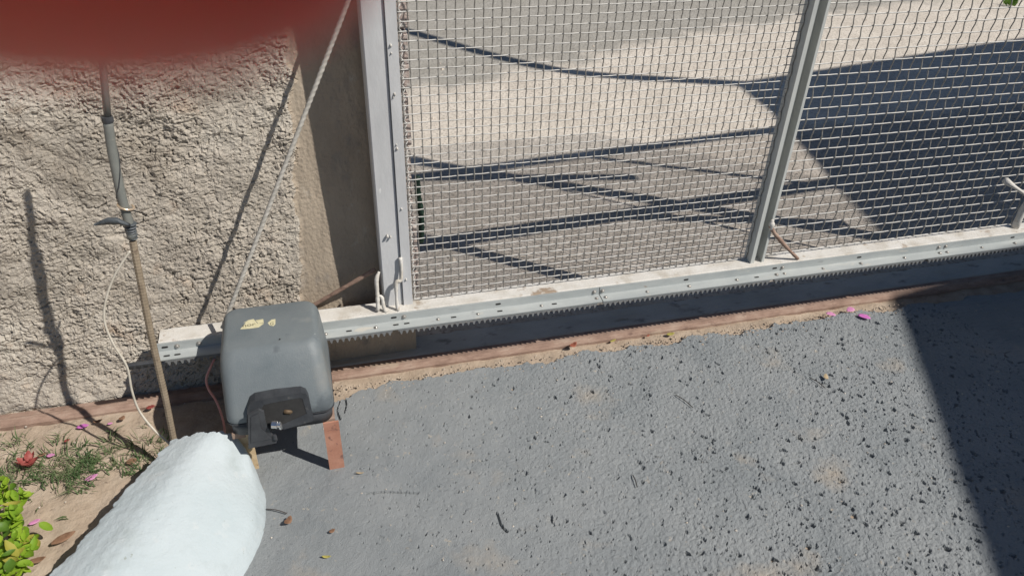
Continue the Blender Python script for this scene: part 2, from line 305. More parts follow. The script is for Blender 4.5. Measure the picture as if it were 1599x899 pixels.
def drive_pits(a, b):
    X, Y, Z = drive(a, b); Z = Z.copy()
    xs, ys = a[:, 0], b[0]
    for k in range(7600):
        x = rng.uniform(-.02, 1.80); y = rng.uniform(-.98, -.035)
        if rng.random() > .42 + .58 * sstep(-.1, .9, x - .35 * (y + .4)) * (.35 + .65 * float(sstep(-.4, .3, perlin(x * 3.2, y * 3.2, 66)))): continue
        big = rng.random() < .11 * float(sstep(.1, .8, x)) + .01
        ra = rng.uniform(.0042, .0080) if big else rng.uniform(.0013, .0036); rb = ra * rng.uniform(.35, .85); th = rng.uniform(0, 3.14); dp = min(.0075, ra * rng.uniform(.4, 1.3) + .0008)
        m = ra * 1.5; i0, i1 = np.searchsorted(xs, [x - m, x + m]); j0, j1 = np.searchsorted(ys, [y - m, y + m])
        if i1 - i0 < 2 or j1 - j0 < 2: continue
        dx = a[i0:i1, j0:j1] - x; dy = b[i0:i1, j0:j1] - y
        u = (dx * math.cos(th) + dy * math.sin(th)) / ra; v = (-dx * math.sin(th) + dy * math.cos(th)) / rb
        r = np.sqrt(u * u + v * v) + .45 * perlin(dx * 260 + k, dy * 260, k % 30)
        Z[i0:i1, j0:j1] -= dp * np.clip((1 - r) * rng.uniform(3, 9), 0, 1)
    for line in ([(527, 606), (531, 622), (526, 640), (531, 655)], [(533, 612), (540, 628), (537, 645)], [(572, 770), (600, 768), (652, 769)], [(775, 800), (784, 822), (792, 830)]):
        q = smooth_path([np.append(atz(px, py, .008)[:2], 0) for px, py in line], 30)
        for p in q:
            i0, i1 = np.searchsorted(xs, [p[0] - .0032, p[0] + .0032]); j0, j1 = np.searchsorted(ys, [p[1] - .0032, p[1] + .0032])
            rr = np.hypot(a[i0:i1, j0:j1] - p[0], b[i0:i1, j0:j1] - p[1]); Z[i0:i1, j0:j1] = np.minimum(Z[i0:i1, j0:j1], np.where(rr < .0021 + .0008 * perlin(p[0] * 200, p[1] * 200, 3), .002, 1))
    return X, Y, Z
d = gridmesh('driveway', XS, YS, drive_pits, M['drive'], smooth=False); tag(d, kind='structure')

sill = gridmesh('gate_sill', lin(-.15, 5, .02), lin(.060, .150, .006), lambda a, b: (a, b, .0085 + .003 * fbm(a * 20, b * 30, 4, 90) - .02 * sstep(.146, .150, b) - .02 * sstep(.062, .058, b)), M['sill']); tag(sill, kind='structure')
# rusted track the gate rolls on
tr = MB().prism([(.018, -.006), (.018, .005), (.026, .0075), (.032, .0105), (.042, .0105), (.048, .0075), (.064, .0065), (.068, -.006)], -3.0, 5.0).build('gate_track', M['rust'], base=(0, .03, 0))
tag(tr, 'rusted steel track strip on the ground under the sliding gate', 'track')

# rough rendered wall with smooth reveal and clay bricks at its end
WX = cat(lin(-5, -1.2, .4), lin(-1.02, .0, .0021), lin(.003, .19, .004)); WZ = cat(lin(-.03, 1.02, .0021), lin(1.2, 2.35, .1))
def wall_front(a, b):
    edge = -.088 + .075 * np.clip(b - .2, 0, 1.2) + .012 * fbm(a * 0 + 2.2, b * 14, 4, 41)
    rough = sstep(.012, -.006, a - edge)
    ax = a * .94 + b * .34; bz = -a * .34 + b * .94                # the float was dragged slightly askew
    lum = fbm(ax * 13, bz * 16, 4, 42); wx = ax + .006 * perlin(ax * 40, bz * 40, 51); wz = bz + .006 * perlin(ax * 40, bz * 40, 52)
    grain = fbm(wx * 120, wz * 165, 2, 43, .7); cl = perlin(wx * 78, wz * 110, 44); crack = np.abs(perlin(ax * 8 + .4 * lum, bz * 17, 45))
    dens = .45 + .55 * sstep(-.5, .5, perlin(a * 4, b * 4, 53))
    tq_ = fbm(wx * 24, wz * 38, 4, 54, .62) * 4.2; terr = (np.floor(tq_) + sstep(.0, .30, tq_ - np.floor(tq_))) / 4.2
    tr_ = fbm(wx * 92, wz * 130, 3, 55, .65) * 2.4; terr2 = (np.floor(tr_) + sstep(.0, .35, tr_ - np.floor(tr_))) / 2.4
    y = .0050 * lum + dens * (.0026 * terr + .0026 * terr2 + .0012 * grain - .0055 * sstep(.40, .48, perlin(wx * 95, wz * 140, 46)))
    y = y - .008 * sstep(.05, .0, crack) * sstep(-.1, .5, perlin(a * 5, b * 5, 47))
    fl = .0016 * fbm(a * 24, b * 6, 4, 48) + .0006 * fbm(a * 120, b * 120, 2, 49)
    out = rough * (y + .006) + (1 - rough) * fl
    foot = sstep(.09, .0, b) * (.012 + .010 * fbm(a * 12, b * 12, 3, 50))
    return a, .118 - .026 * np.clip((.85 - b) / .7, 0, 1) - out - foot * rough, b
wl = thing('rendered_wall', 'rough grey-tan plastered wall behind the gate motor', 'wall', (-.5, .12, 0))
def wmat(a, b):
    edge = -.088 + .075 * np.clip(b - .2, 0, 1.2) + .012 * fbm(a * 0 + 2.2, b * 14, 4, 41); return (a > edge).astype(int)
wf = gridmesh('plaster_face', WX, WZ, wall_front, None, base=(0, 0, 0), matfn=wmat, mats=[M['plaster'], M['reveal']], smooth=False)
wf.parent = wl; wf.location = (.5, -.12, 0)
MB().box(-5, .186, .135, .27, -.03, 2.36).build('wall_core', M['reveal'], wl)
me = None
for k in range(3, 17):
    z = .0 + k * .066
    b = MB(); dx = random.uniform(-.006, .006); b.box(.1875, .206 + dx, .098 + random.uniform(-.004, .004), .245, z, z + .056, .004)
    b.build('brick', M['brick'], wl)
hz = [tuple(aty(px, py, .30)) for px, py in ((657, 378), (658, 352), (657, 330), (653, 305), (651, 275))]
tag(MB().tube(smooth_path(hz, 8), [.0085 + .0015 * math.sin(i * 2.1) for i in range(33)], 8).build('hose_end', M['hose'], base=hz[0], smooth=True),
    'dark green hose standing behind the mesh next to the wall end', 'hose')

# ================================================================== SLIDING GATE
gate = thing('sliding_gate', 'galvanised sliding gate with crimped wire mesh and toothed drive rail', 'gate', (1.1, 0, .17))
GT = 2.42
MB().prismz([(.107, .014), (.110, .011), (.151, .011), (.154, .014), (.154, .058), (.107, .058)], .219, GT).build('end_post', M['galv'], gate)
MB().prismz([(.108, .0585), (.1545, .0585), (.1545, .0505), (.1765, .0505), (.1765, .092), (.108, .092)], .235, GT).build('back_shade_post', M['galv'], gate)  # added behind the end post to widen its shadow on the wall
MB().box(-.40, 3.6, .0335, .079, .150, .187, .002).build('back_shade_tube', M['galv'], gate)  # added behind the bottom tube to carry its ground shadow further back
MB().prismz([(.1545, .006), (.1765, .006), (.1765, .010), (.1585, .010), (.1585, .05), (.1545, .05)], .219, GT).build('mesh_frame_bar', M['galv'], gate)
for px, py, s in [(610, 71, 1), (616, 147, 1), (611, 83, .6), (614, 152, .6), (620, 232, 1), (627, 326, .8), (605, 369, 1.2), (610, 370, .8), (634, 436, .9), (619, 226, .6)]:
    s *= .62; p = aty(px, py, .006); b = MB(); n = 7
    b.tube([p + np.array([0, .004, -.004 * s]), p + np.array([.0005, -.001, -.003 * s]), p + np.array([0, -.0025, 0]), p + np.array([0, -.001, .003 * s]), p + np.array([0, .004, .004 * s])], [.001, .003 * s, .0038 * s, .003 * s, .001], 7)
    b.build('weld_bead', M['whitepaint'], gate, smooth=True)
# bottom tube, slotted angle, rack
MB().box(-.405, 3.6, -.018, .032, .166, .2195, .002).build('bottom_tube', M['whitepaint'], gate)
AJ = float(atz(937, 462, .196)[0])
for x0, x1 in ((-.41, AJ - .0012), (AJ + .0012, 3.6)):
    MB().prism([(-.0185, .217), (-.0215, .217), (-.0225, .1965), (-.052, .1945), (-.052, .1918), (-.0185, .1935)], x0, x1).build('slotted_angle', M['angle'], gate)
PT = .0138
def rack(x0, x1):
    n = int((x1 - x0) / PT); pr = [(x0, .1912)]
    for k in range(n):
        x = x0 + k * PT; pr += [(x + .0005, .1860), (x + .0030, .1860), (x + .0062, .1762), (x + .0082, .1762), (x + .0114, .1860)]
    xe = x0 + n * PT; pr += [(xe, .1860), (xe, .1912)]
    b = MB(); m = len(pr); y0, y1 = -.0510, -.0365
    b.add([(x, y0, z) for x, z in pr] + [(x, y1, z) for x, z in pr], [(i, (i + 1) % m, m + (i + 1) % m, m + i) for i in range(m)])
    top = len(pr)                                                    # faces: quads per tooth, no giant polygon
    for y, fl in ((y0, 0), (y1, 1)):
        for k in range(n):
            x = x0 + k * PT; xa, xb = x, x + PT
            vs = [(xa, y, .1912), (xb, y, .1912), (xb, y, .1860), (x + .0114, y, .1860), (x + .0082, y, .1762), (x + .0062, y, .1762), (x + .0030, y, .1860), (xa, y, .1860)]
            b.add(vs, [(0, 7, 6, 3, 2, 1), (6, 5, 4, 3)] if not fl else [(1, 2, 3, 6, 7, 0), (3, 4, 5, 6)])
    b.build('toothed_rack', M['rack'], gate)
x = AJ
for k in range(6): rack(x + .0008, x + PT * 36); x += PT * 36
x = AJ
for k in (int((AJ + .41) / PT / 2), int((AJ + .41) / PT / 2)): rack(x - PT * k, x - .0005); x -= PT * k
# hung end of the rack past the angle
for zz in (.0,):
    b = MB(); xa, xb = -.475, -.41
    b.box(xa, xb, -.050, -.038, .176, .190, .002); b.build('rack_tail', M['black'], gate)
    for k in range(4):
        MB().box(xa + .006 + k * .015, xa + .014 + k * .015, -.0512, -.0498, .180, .186, .001).build('tail_shade_plate', M['hole_shade'], gate)  # dark plates painted on for the shade in the slots
def lathe(prof, n=12):
    b = MB(); 
    for r, z in prof: b.v += [(r * math.cos(2 * math.pi * k / n), r * math.sin(2 * math.pi * k / n), z) for k in range(n)]
    for i in range(len(prof) - 1):
        for k in range(n): b.f.append((i * n + k, i * n + (k + 1) % n, (i + 1) * n + (k + 1) % n, (i + 1) * n + k))
    b.f.append(tuple((len(prof) - 1) * n + k for k in range(n))); return b
bm_ = lathe([(.0062, -.001), (.0062, .0008), (.0042, .0009), (.0042, .0032), (.0030, .0042), (.0014, .0044)])
bo = bm_.build('bolt', M['bolt'], smooth=False); bolt_me = bo.data; bpy.data.objects.remove(bo)
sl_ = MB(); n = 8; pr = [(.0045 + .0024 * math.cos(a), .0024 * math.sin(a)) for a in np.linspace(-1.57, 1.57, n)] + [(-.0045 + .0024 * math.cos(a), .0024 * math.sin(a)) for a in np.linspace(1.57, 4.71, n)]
sl_.prismz(pr, -.0005, .0004); so_ = sl_.build('slot_shade_plate', M['hole_shade']); slot_me = so_.data; bpy.data.objects.remove(so_)  # thin dark plate painting the shade of a slot, nothing is cut
ledge = lambda px, py: atz(px, py, .1958)
face = lambda px, py: aty(px, py, -.0222)
for px, py in [(587, 512), (684, 498), (746, 489), (845, 476), (930, 463), (944, 461), (1009, 453), (1074, 444), (1149, 435), (1211, 427), (1224, 426), (1284, 418), (1343, 410), (1412, 402), (1466, 394), (1478, 393), (1531, 385), (1582, 378), (509, 524)]:
    p = ledge(px, py); child('bolt', bolt_me, (p[0], -.0375, .1955), gate, (.066 * 1, 0, random.random()), (random.uniform(.7, 1.0),) * 3)
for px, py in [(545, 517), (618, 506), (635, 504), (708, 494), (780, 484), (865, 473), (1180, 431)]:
    p = ledge(px, py); child('slot_shade_plate', slot_me, (p[0], -.037, .1957), gate, (.066, 0, 0))
for px, py in [(631, 496), (928, 455), (941, 452), (1222, 417), (1466, 386), (1477, 384), (277, 542), (311, 537)]:
    p = face(px, py); child('bolt', bolt_me, (p[0], -.0222, .206), gate, (math.pi / 2, random.random(), 0), (.95,) * 3)
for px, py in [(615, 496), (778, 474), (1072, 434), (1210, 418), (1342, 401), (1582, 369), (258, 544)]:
    p = face(px, py); child('slot_shade_plate', slot_me, (p[0], -.0222, .207), gate, (math.pi / 2, 0, 0))
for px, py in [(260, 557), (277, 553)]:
    p = ledge(px, py); child('slot_shade_plate', slot_me, (p[0], -.040, .1956), gate, (.066, 0, 0))
# mullions: channel sections, open side to the drive
def channel(x0, x1, name, z1=GT):
    w_ = x1 - x0
    MB().prismz([(x0, -.004), (x0 + .011, -.004), (x0 + .011, .0), (x0 + .004, .0), (x0 + .004, .026), (x1 - .004, .026), (x1 - .004, .0), (x1 - .007, .0), (x1 - .007, -.004), (x1, -.004), (x1, .032), (x0, .032)], .2197, z1).build(name, M['galvdark'], gate)
channel(1.099, 1.140, 'mullion')
# wires
def wire_mesh(length, pitch, rad, amp, phase, axis, fine):
    n = int(round(length / pitch)); st = 4; b = MB(); pts = []
    for i in range(n * st + 1):
        t = i * pitch / st
        if t > fine and i % (n * st) and i % 24: continue
        a = amp * math.cos(math.pi * t / pitch + phase); a = amp * np.clip(a / amp * 1.35, -1, 1) if amp else 0
        pts.append((t, a, 0) if axis == 'x' else (0, a, t))
    b.tube(pts, rad, 5); o = b.build('wire', M['wire'], smooth=True); me = o.data; bpy.data.objects.remove(o); return me
def panel(x0, x1, z0, px_, pz_, rad, av, ah, y, nvis, mat=None):
    nx = int((x1 - x0) / px_) - 0; V = [wire_mesh(GT - z0, pz_, rad, av, ph, 'z', .9) for ph in (0, math.pi)]
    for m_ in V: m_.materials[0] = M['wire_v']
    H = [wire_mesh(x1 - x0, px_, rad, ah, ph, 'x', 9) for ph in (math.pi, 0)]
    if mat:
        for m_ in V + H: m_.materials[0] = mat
    for k in range(nx + 1):
        xx = x0 + k * px_
        if xx > x1: break
        child('vertical_wire', V[k % 2], (xx, y, z0), gate, (0, random.gauss(0, .0006), 0))
    up = MB(); nz = int((GT - z0) / pz_)
    for j in range(nz):
        if j < nvis: child('horizontal_wire', H[j % 2], (x0 - .002, y + random.gauss(0, .0004), z0 + j * pz_), gate, (0, random.gauss(0, .0008), 0))
        else: up.tube([(x0, y, z0 + j * pz_), (x1, y, z0 + j * pz_)], rad, 4)
    u = up.build('upper_mesh', mat or M['wire'], gate); tag(u, kind='stuff')
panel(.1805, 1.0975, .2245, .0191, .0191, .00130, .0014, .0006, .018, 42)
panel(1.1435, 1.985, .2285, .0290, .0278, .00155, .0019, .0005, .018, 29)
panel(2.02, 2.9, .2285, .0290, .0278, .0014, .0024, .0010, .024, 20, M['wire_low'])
# selvedge loops at the end bar
pts = [(.1835 + .0035 * math.cos(i * math.pi / 2), .019 + .004 * math.sin(i * math.pi / 2 + .6), .222 + i * .0191 / 4) for i in range(176)]
MB().tube(pts, .0012, 5).build('selvedge_wire', M['wire'], gate, smooth=True)
# knobbly edge rod at the far panel and its brace
er = [(2.0 + random.uniform(-.003, .003), .010, z) for z in np.arange(.2197, GT, .03)]
MB().tube(er, [random.choice([.005, .006, .010, .012]) if p[2] < 1 else .006 for p in er], 8).build('edge_rod', M['whitepaint'], gate, smooth=True)
pa, pb = aty(1577, 287, -.004), aty(1622, 318, -.014)
MB().tube([pa + (pb - pa) * t for t in np.linspace(-.15, 1, 9)], [.010, .008, .0055, .005, .005, .0048, .005, .005, .004], 8).build('brace_rod', M['whitepaint'], gate, smooth=True)
# welded rods
def rod(name, pxs, ys, rads, mat):
    pts = [aty(px, py, y) for (px, py), y in zip(pxs, ys)]
    sp = smooth_path(pts, 5); rr = np.interp(np.linspace(0, 1, len(sp)), np.linspace(0, 1, len(rads)), rads) * np.array([random.uniform(.88, 1.12) for _ in sp])
    return MB().tube(sp, list(rr), 8).build(name, mat, gate, smooth=True)
rod('lifting_rod', [(625, 402), (627, 420), (626, 437), (619, 441), (619, 462), (621, 485)], [.006, .002, -.002, -.004, -.008, -.012], [.0045, .0035, .0045, .0050, .0036, .0048], M['whitepaint'])
rod('lifting_rod', [(592, 424), (588, 436), (589, 455), (590, 472), (590, 485)], [.012, .006, .0, -.006, -.010], [.0035, .0055, .0046, .0048, .0042], M['whitepaint'])
rod('lifting_rod', [(590, 462), (596, 464), (599, 478), (603, 487)], [-.002, -.004, -.008, -.012], [.003, .0045, .0045, .006], M['whitepaint'])
rod('brace_rod', [(1203, 351), (1208, 362), (1220, 377), (1232, 390), (1246, 404)], [-.006, -.008, -.011, -.013, -.014], [.007, .0052, .0058, .0042, .0045], M['rust'])
rod('weld_knob', [(1206, 343), (1205, 350), (1204, 358)], [-.005, -.007, -.007], [.004, .0085, .005], M['whitepaint'])
# rails and brace bars above the frame (their shadows lie on the street)
def shadow_bar(name, g0, g1, r, ext=.0):
    """bar in the gate plane whose shadow meets the street between two ground points"""
    P = []
    for gx, gy in (g0, g1):
        z = (gy - .02) / SY; P.append(np.array([gx - SX * z, .02, z]))
    dv = P[1] - P[0]; MB().tube([P[0] - dv * ext, P[1] + dv * ext], r, 8).build(name, M['galv'], gate, smooth=True)
shadow_bar('middle_rail', (.20, .628), (1.75, .752), .036, .25)
shadow_bar('top_rail', (.30, 1.135), (2.0, 1.300), .030, .3)
shadow_bar('brace_bar', (.30, 1.325), (1.85, .36), .034, .1)
shadow_bar('brace_bar', (.30, 1.145), (1.15, .98), .026, .05)
shadow_bar('brace_bar', (1.05, 1.20), (2.0, .70), .015, .0)
shadow_bar('brace_bar', (.95, .70), (1.8, .47), .024, .0)

# ================================================================== GATE MOTOR
mot = thing('gate_motor', 'scuffed grey plastic gate motor on rusty orange legs', 'gate motor', (-.145, -.17, 0))
def rrect(x0, x1, y0, y1, r, n=5):
    out = []
    for cx, cy, a0 in ((x1 - r, y1 - r, 0), (x0 + r, y1 - r, 90), (x0 + r, y0 + r, 180), (x1 - r, y0 + r, 270)):
        for k in range(n + 1):
            a = math.radians(a0 + 90 * k / n); out.append((cx + r * math.cos(a), cy + r * math.sin(a)))
    return out
def loft(secs, name, mat, parent, sub=0):
    b = MB(); n = len(secs[0][0])
    for sec, z in secs: b.v += [(x, y, z if not callable(z) else z(x, y)) for x, y in sec]
    for i in range(len(secs) - 1):
        for k in range(n): b.f.append((i * n + k, i * n + (k + 1) % n, (i + 1) * n + (k + 1) % n, (i + 1) * n + k))
    b.f.append(tuple(range(n - 1, -1, -1))); b.f.append(tuple((len(secs) - 1) * n + k for k in range(n)))
    return b.build(name, mat, parent, smooth=True)
tp = lambda x, y: .3165
secs = []
for z, x0, x1, y0, y1, r in [(.182, -.251, -.037, -.285, -.050, .022), (.185, -.2525, -.0355, -.287, -.049, .023), (.200, -.2525, -.036, -.284, -.049, .024), (.225, -.252, -.039, -.272, -.050, .025), (.26, -.2515, -.042, -.254, -.051, .026),
                             (.288, -.250, -.0445, -.237, -.053, .027), (.302, -.2475, -.047, -.226, -.055, .027), (.310, -.2435, -.051, -.218, -.058, .026), (.3150, -.2395, -.055, -.211, -.062, .024), (.3165, -.234, -.060, -.204, -.067, .021)]:
    secs.append((rrect(x0, x1, y0, y1, r, 7), z))
cv = loft(secs, 'cover', M['cover'], mot)
loft([(rrect(-.247, -.041, -.288, -.055, .028, 7), .152), (rrect(-.249, -.039, -.285, -.053, .029, 7), .1812)], 'base', M['black'], mot)
# sticker with worn lettering on the cover top
ST = .3167
lab = MB()
lab.plate([np.append(atz(px, py, ST)[:2], ST) for px, py in [(375, 514), (387, 500), (396, 498), (402, 505), (412, 505), (404, 511), (390, 513)]], (0, 0, .0003))
st1 = lab.build('sticker', M['sticker'], mot)
MB().plate([np.append(atz(px, py, ST)[:2], ST) for px, py in [(399, 500), (411, 498), (412, 504), (403, 505)]], (0, 0, .0003)).build('sticker', M['sticker'], mot)
MB().plate([np.append(atz(px, py, ST)[:2], ST) for px, py in [(380, 504), (388, 500), (395, 499), (396, 501)]], (0, 0, .00025)).build('sticker', M['sticker'], mot)
MB().plate([np.append(atz(px, py, ST)[:2], ST) for px, py in [(418, 504), (424, 499), (430, 498), (430, 506), (427, 509), (421, 508)]], (0, 0, .0003)).build('sticker', M['sticker'], mot)
def text(body, p0, p1, h, name):
    cu = bpy.data.curves.new(name, 'FONT'); cu.body = body; cu.size = 1; cu.extrude = .0
    t = bpy.data.objects.new(name, cu); C.objects.link(t); bpy.context.view_layer.update()
    me = bpy.data.meshes.new_from_object(t.evaluated_get(bpy.context.evaluated_depsgraph_get())); bpy.data.objects.remove(t)
    xs = [v.co.x for v in me.vertices]; ys = [v.co.y for v in me.vertices]; wdt = max(xs) - min(xs); hgt = max(ys) - min(ys)
    L = math.hypot(p1[0] - p0[0], p1[1] - p0[1])
    for v in me.vertices: v.co = ((v.co.x - min(xs)) / wdt * L, (v.co.y - min(ys)) / hgt * h, 0)
    me.materials.append(M['ink']); o = bpy.data.objects.new(name, me); C.objects.link(o); o.parent = mot
    o.location = tuple(np.array([p0[0], p0[1], ST + .0005]) - parent_world(mot)); o.rotation_euler = (0, 0, math.atan2(p1[1] - p0[1], p1[0] - p0[0])); return o
text('nor', atz(379, 511, ST), atz(399, 508, ST), .0075, 'lettering')
text('G', atz(421.5, 507.5, ST), atz(427, 507, ST), .0095, 'lettering')
# release hatch in the sloped front
HY = -.300
HV = lambda py: -.281 - (py - 613) * .00032
ring_o = [aty(px, py, HV(py)) for px, py in [(385, 668), (386, 640), (390, 631), (398, 626), (430, 619), (470, 613), (478, 615), (482, 621), (490, 655), (486, 658), (444, 670)]]
ring_i = [aty(px, py, HV(py)) for px, py in [(411, 668), (407, 648), (409, 637), (412, 632), (420, 630), (435, 627), (468, 621), (472, 622), (474, 628), (479, 646), (440, 663)]]
b = MB(); nO = len(ring_o)
dv = np.array([0, .022, .004])
b.v += [tuple(p) for p in ring_o] + [tuple(p) for p in ring_i] + [tuple(p + dv) for p in ring_o] + [tuple(p + np.array([0, .0015, 0])) for p in ring_i]
for i in range(nO):
    j = (i + 1) % nO; b.f += [(i, j, nO + j, nO + i), (i, 2 * nO + i, 2 * nO + j, j), (nO + i, nO + j, 3 * nO + j, 3 * nO + i)]
hat = b.build('hatch_frame', M['bezel'], mot)
MB().plate([p + np.array([0, .001, 0]) for p in ring_i], (0, .0008, 0)).build('recess_shade_plate', M['hole_shade'], mot)  # dark plate painting the depth of the hatch as shade
MB().plate([aty(px, py, HY - .002) for px, py in [(387, 645), (404, 637), (412, 640), (416, 660), (425, 676), (432, 683), (432, 688), (388, 697)]], (0, -.006, 0)).build('hatch_door', M['black'], mot)
MB().plate([aty(px, py, HY - .0082) for px, py in [(392, 650), (403, 645), (408, 668), (424, 684), (392, 690)]], (0, -.0015, 0)).build('door_panel', M['black'], mot)
p = aty(430, 661, -.31)
MB().tube([p + np.array([-.007, 0, .001]), p + np.array([-.006, -.001, .001]), p + np.array([.004, -.003, 0]), p + np.array([.0045, -.003, 0]), p + np.array([.0095, -.004, -.001]), p + np.array([.011, -.004, -.001])], [.004, .0090, .0090, .0066, .0066, .002], 14).build('lock_barrel', M['chrome'], mot)
p = aty(437, 662, -.313); MB().tube([p + np.array([0, 0, .008]), p, p + np.array([0, 0, -.013])], [.002, .0045, .003], 8).build('lock_lever', M['chrome'], mot)
p = aty(450, 641, -.285); MB().tube([p + np.array([-.01, 0, 0]), p + np.array([-.006, -.004, .003]), p + np.array([.004, -.004, 0]), p + np.array([.010, 0, -.003])], [.002, .0055, .0050, .002], 9).build('release_nut', M['brass'], mot, smooth=True)
p = aty(430, 684, -.31); MB().tube([p + np.array([0, 0, .01]), p, p + np.array([.002, 0, -.006])], [.003, .004, .002], 7).build('key_tab', M['black'], mot)
for px, py in ((437, 530), (410, 542), (475, 598), (453, 545)):
    q = atz(px, py, .3168)
    if q[1] < -.203: t_ = (py - 541) / 120.; q = aty(px, py, -.205 - .08 * t_)
    MB().tube([q + np.array([0, .002, .0]), q + np.array([0, -.0008, .0012])], .0016, 8).build('screw_hole_dot', M['hole_shade'], mot)  # dark dot painted for the shade in a screw hole
for k, (pl, z0) in enumerate(((-.2885, .1815),)):
    MB().prismz(rrect(-.2535, -.0345, -.2885, -.048, .024, 7), .1814, .1826).build('cover_seam', M['black'], mot)
# legs
for (x0, x1, y0, y1, mt) in [(-.0640, -.0315, -.2885, -.2845, 'orange'), (-.2480, -.2160, -.2485, -.2445, 'cream'), (-.100, -.070, -.085, -.081, 'rust'), (-.2480, -.2160, -.085, -.081, 'rust')]:
    b = MB(); dz = .1515
    b.add([(x0, y0, -.005), (x1, y0, -.005), (x1, y1, -.005), (x0, y1, -.005), (x0 + .001, y0 - .002, dz), (x1 + .001, y0 - .002, dz), (x1 + .001, y1 - .002, dz), (x0 + .001, y1 - .002, dz)],
          [(0, 1, 5, 4), (1, 2, 6, 5), (2, 3, 7, 6), (3, 0, 4, 7), (4, 5, 6, 7), (3, 2, 1, 0)])
    b.build('leg', M[mt], mot)
MB().box(-.2482, -.0700, -.150, -.1455, .132, .1514).build('cross_bar', M['rust'], mot)
for x in (-.0478, -.232):
    MB().box(x - .016, x + .010, -.280, -.0855, .138, .1514).build('side_bar', M['rust'], mot)

# ================================================================== CONCRETE KERB BLOCK
lt0, lt1 = atz(268, 686, .130)[:2], atz(75, 899, .130)[:2]; axd = lt1 - lt0
def along(P, T, t):
    P = np.array(P); return np.stack([np.interp(t, T, P[:, i]) for i in (0, 1)], -1)
tt = np.linspace(0, 1, 300)
LT = along([lt0, lt1, lt1 + axd * 1.2], [0, .45, 1], tt)
rg0 = atz(322, 667, .158)[:2]; RG = along([rg0, rg0 + axd * .95 + np.array([.015, 0]), rg0 + axd * 2.15 + np.array([.03, 0])], [0, .45, 1], tt)
RB = along([atz(392, 716, .055)[:2], atz(408, 752, .02)[:2], atz(416, 786, .0)[:2], atz(421, 828, .0)[:2], atz(403, 866, .0)[:2], atz(385, 899, .0)[:2], atz(385, 899, .0)[:2] + axd * 1.3], [0, .05, .10, .18, .26, .36, 1], tt)
def ease(col, n):                                                    # rounds the corners of a polyline
    c = np.concatenate([2 * col[0] - col[n:0:-1], col, 2 * col[-1] - col[-2:-n - 2:-1]]); k = np.hanning(2 * n + 1); return np.convolve(c, k / k.sum(), 'valid')
RB = np.stack([ease(RB[:, 0], 22), ease(RB[:, 1], 22)], -1); LT = np.stack([ease(LT[:, 0], 10), ease(LT[:, 1], 10)], -1); RG = np.stack([ease(RG[:, 0], 22), ease(RG[:, 1], 22)], -1)
zt_u = np.linspace(0, 1, 201); zt = ease(np.interp(zt_u, [0, .05, .25, .40, .50, .60, .75, .90, .97, 1], [.127, .1305, .1395, .1450, .1462, .1370, .108, .066, .042, 0]), 14)
U = cat(np.linspace(-.12, -.001, 14), np.linspace(0, 1, 130))
def blk(a, u):
    i = np.clip((a * (len(tt) - 1)).astype(int), 0, len(tt) - 1); uu = np.clip(u, 0, 1); RU = .46
    w1 = np.clip(uu / RU, 0, 1)[..., None]; w2 = np.clip((uu - RU) / (1 - RU), 0, 1)[..., None]
    P = np.where(uu[..., None] < RU, LT[i] * (1 - w1) + RG[i] * w1, RG[i] * (1 - w2) + RB[i] * w2); x, y = P[..., 0], P[..., 1]
    zr = .055 * sstep(.10, .0, a)                                    # the far right corner stands clear of the ground
    z = np.interp(uu, zt_u, zt) + zr * sstep(RU, 1, uu)
    z = z + .0005 * fbm(x * 14, y * 14, 3, 61) + .0006 * fbm(x * 55, y * 55, 4, 62)
    side = np.clip(-u / .12, 0, 1); z = z * (1 - side) - .02 * side
    chip = sstep(.035, .0, a); k = .7 * fbm(uu * 9, uu * 0 + 2.2, 5, 69); d_ = axd / np.linalg.norm(axd)
    x = x + chip * d_[0] * .010 * k; y = y + chip * d_[1] * .010 * k
    x = x - .004 * side + .0075 * fbm(y * 34, z * 34, 5, 63) * sstep(.06, 0, uu); rim = sstep(.80, 1, uu); x = x + rim * .004 * fbm(y * 13, z * 9, 5, 64)
    return x, y, z - .012 * (uu >= .999)
bk = gridmesh('kerb_block', np.linspace(0, .9999, 300), U, blk, M['white'], base=(-.4, -.5, 0))
tag(bk, 'chipped concrete block painted white, lying beside the motor', 'concrete block')
# its nose cap is closed by a fan at the narrow end
vs = [blk(np.array([[0.0]]), np.array([[u]])) for u in U]; vs = [(float(a[0][0, 0]), float(a[1][0, 0]), float(a[2][0, 0])) for a in [(v,) if False else v for v in vs]] if False else [tuple(float(c[0, 0]) for c in v) for v in vs]
b = MB(); nU = len(vs); b.add(vs + [(x, y, -.02) for x, y, z in vs], [(i, i + 1, nU + i + 1, nU + i) for i in range(nU - 1)]); b.build('nose_face', M['white'], bk, smooth=True)

# ================================================================== EARTH ROD, CABLES, ROPE
rodp = [aty(279, 722, -.222), aty(272, 690, -.215), aty(258, 620, -.20), aty(235, 520, -.178), aty(207, 375, -.148)]
er = thing('earth_rod', 'rusty ribbed rod with grey conduit taped on top, in front of the wall', 'rod', (-.392, -.215, 0))
sp = []; 
for i in range(len(rodp) - 1):
    n = int(np.linalg.norm(rodp[i + 1] - rodp[i]) / .0022)
    sp += [rodp[i] + (rodp[i + 1] - rodp[i]) * k / n for k in range(n)]
er_root = er
MB().tube(sp, [.0066 + (.0004 if i % 3 == 0 else 0) for i in range(len(sp))], 9).build('ribbed_bar', M['rebar'], er, smooth=False)
tq = [aty(206, 372, -.148), aty(200, 345, -.145), aty(193, 318, -.142), aty(186, 290, -.139), aty(175, 235, -.134), aty(168, 187, -.130)]
MB().tube(smooth_path(tq, 5), [.0085] * 26, 12).build('conduit', M['conduit'], er, smooth=True)
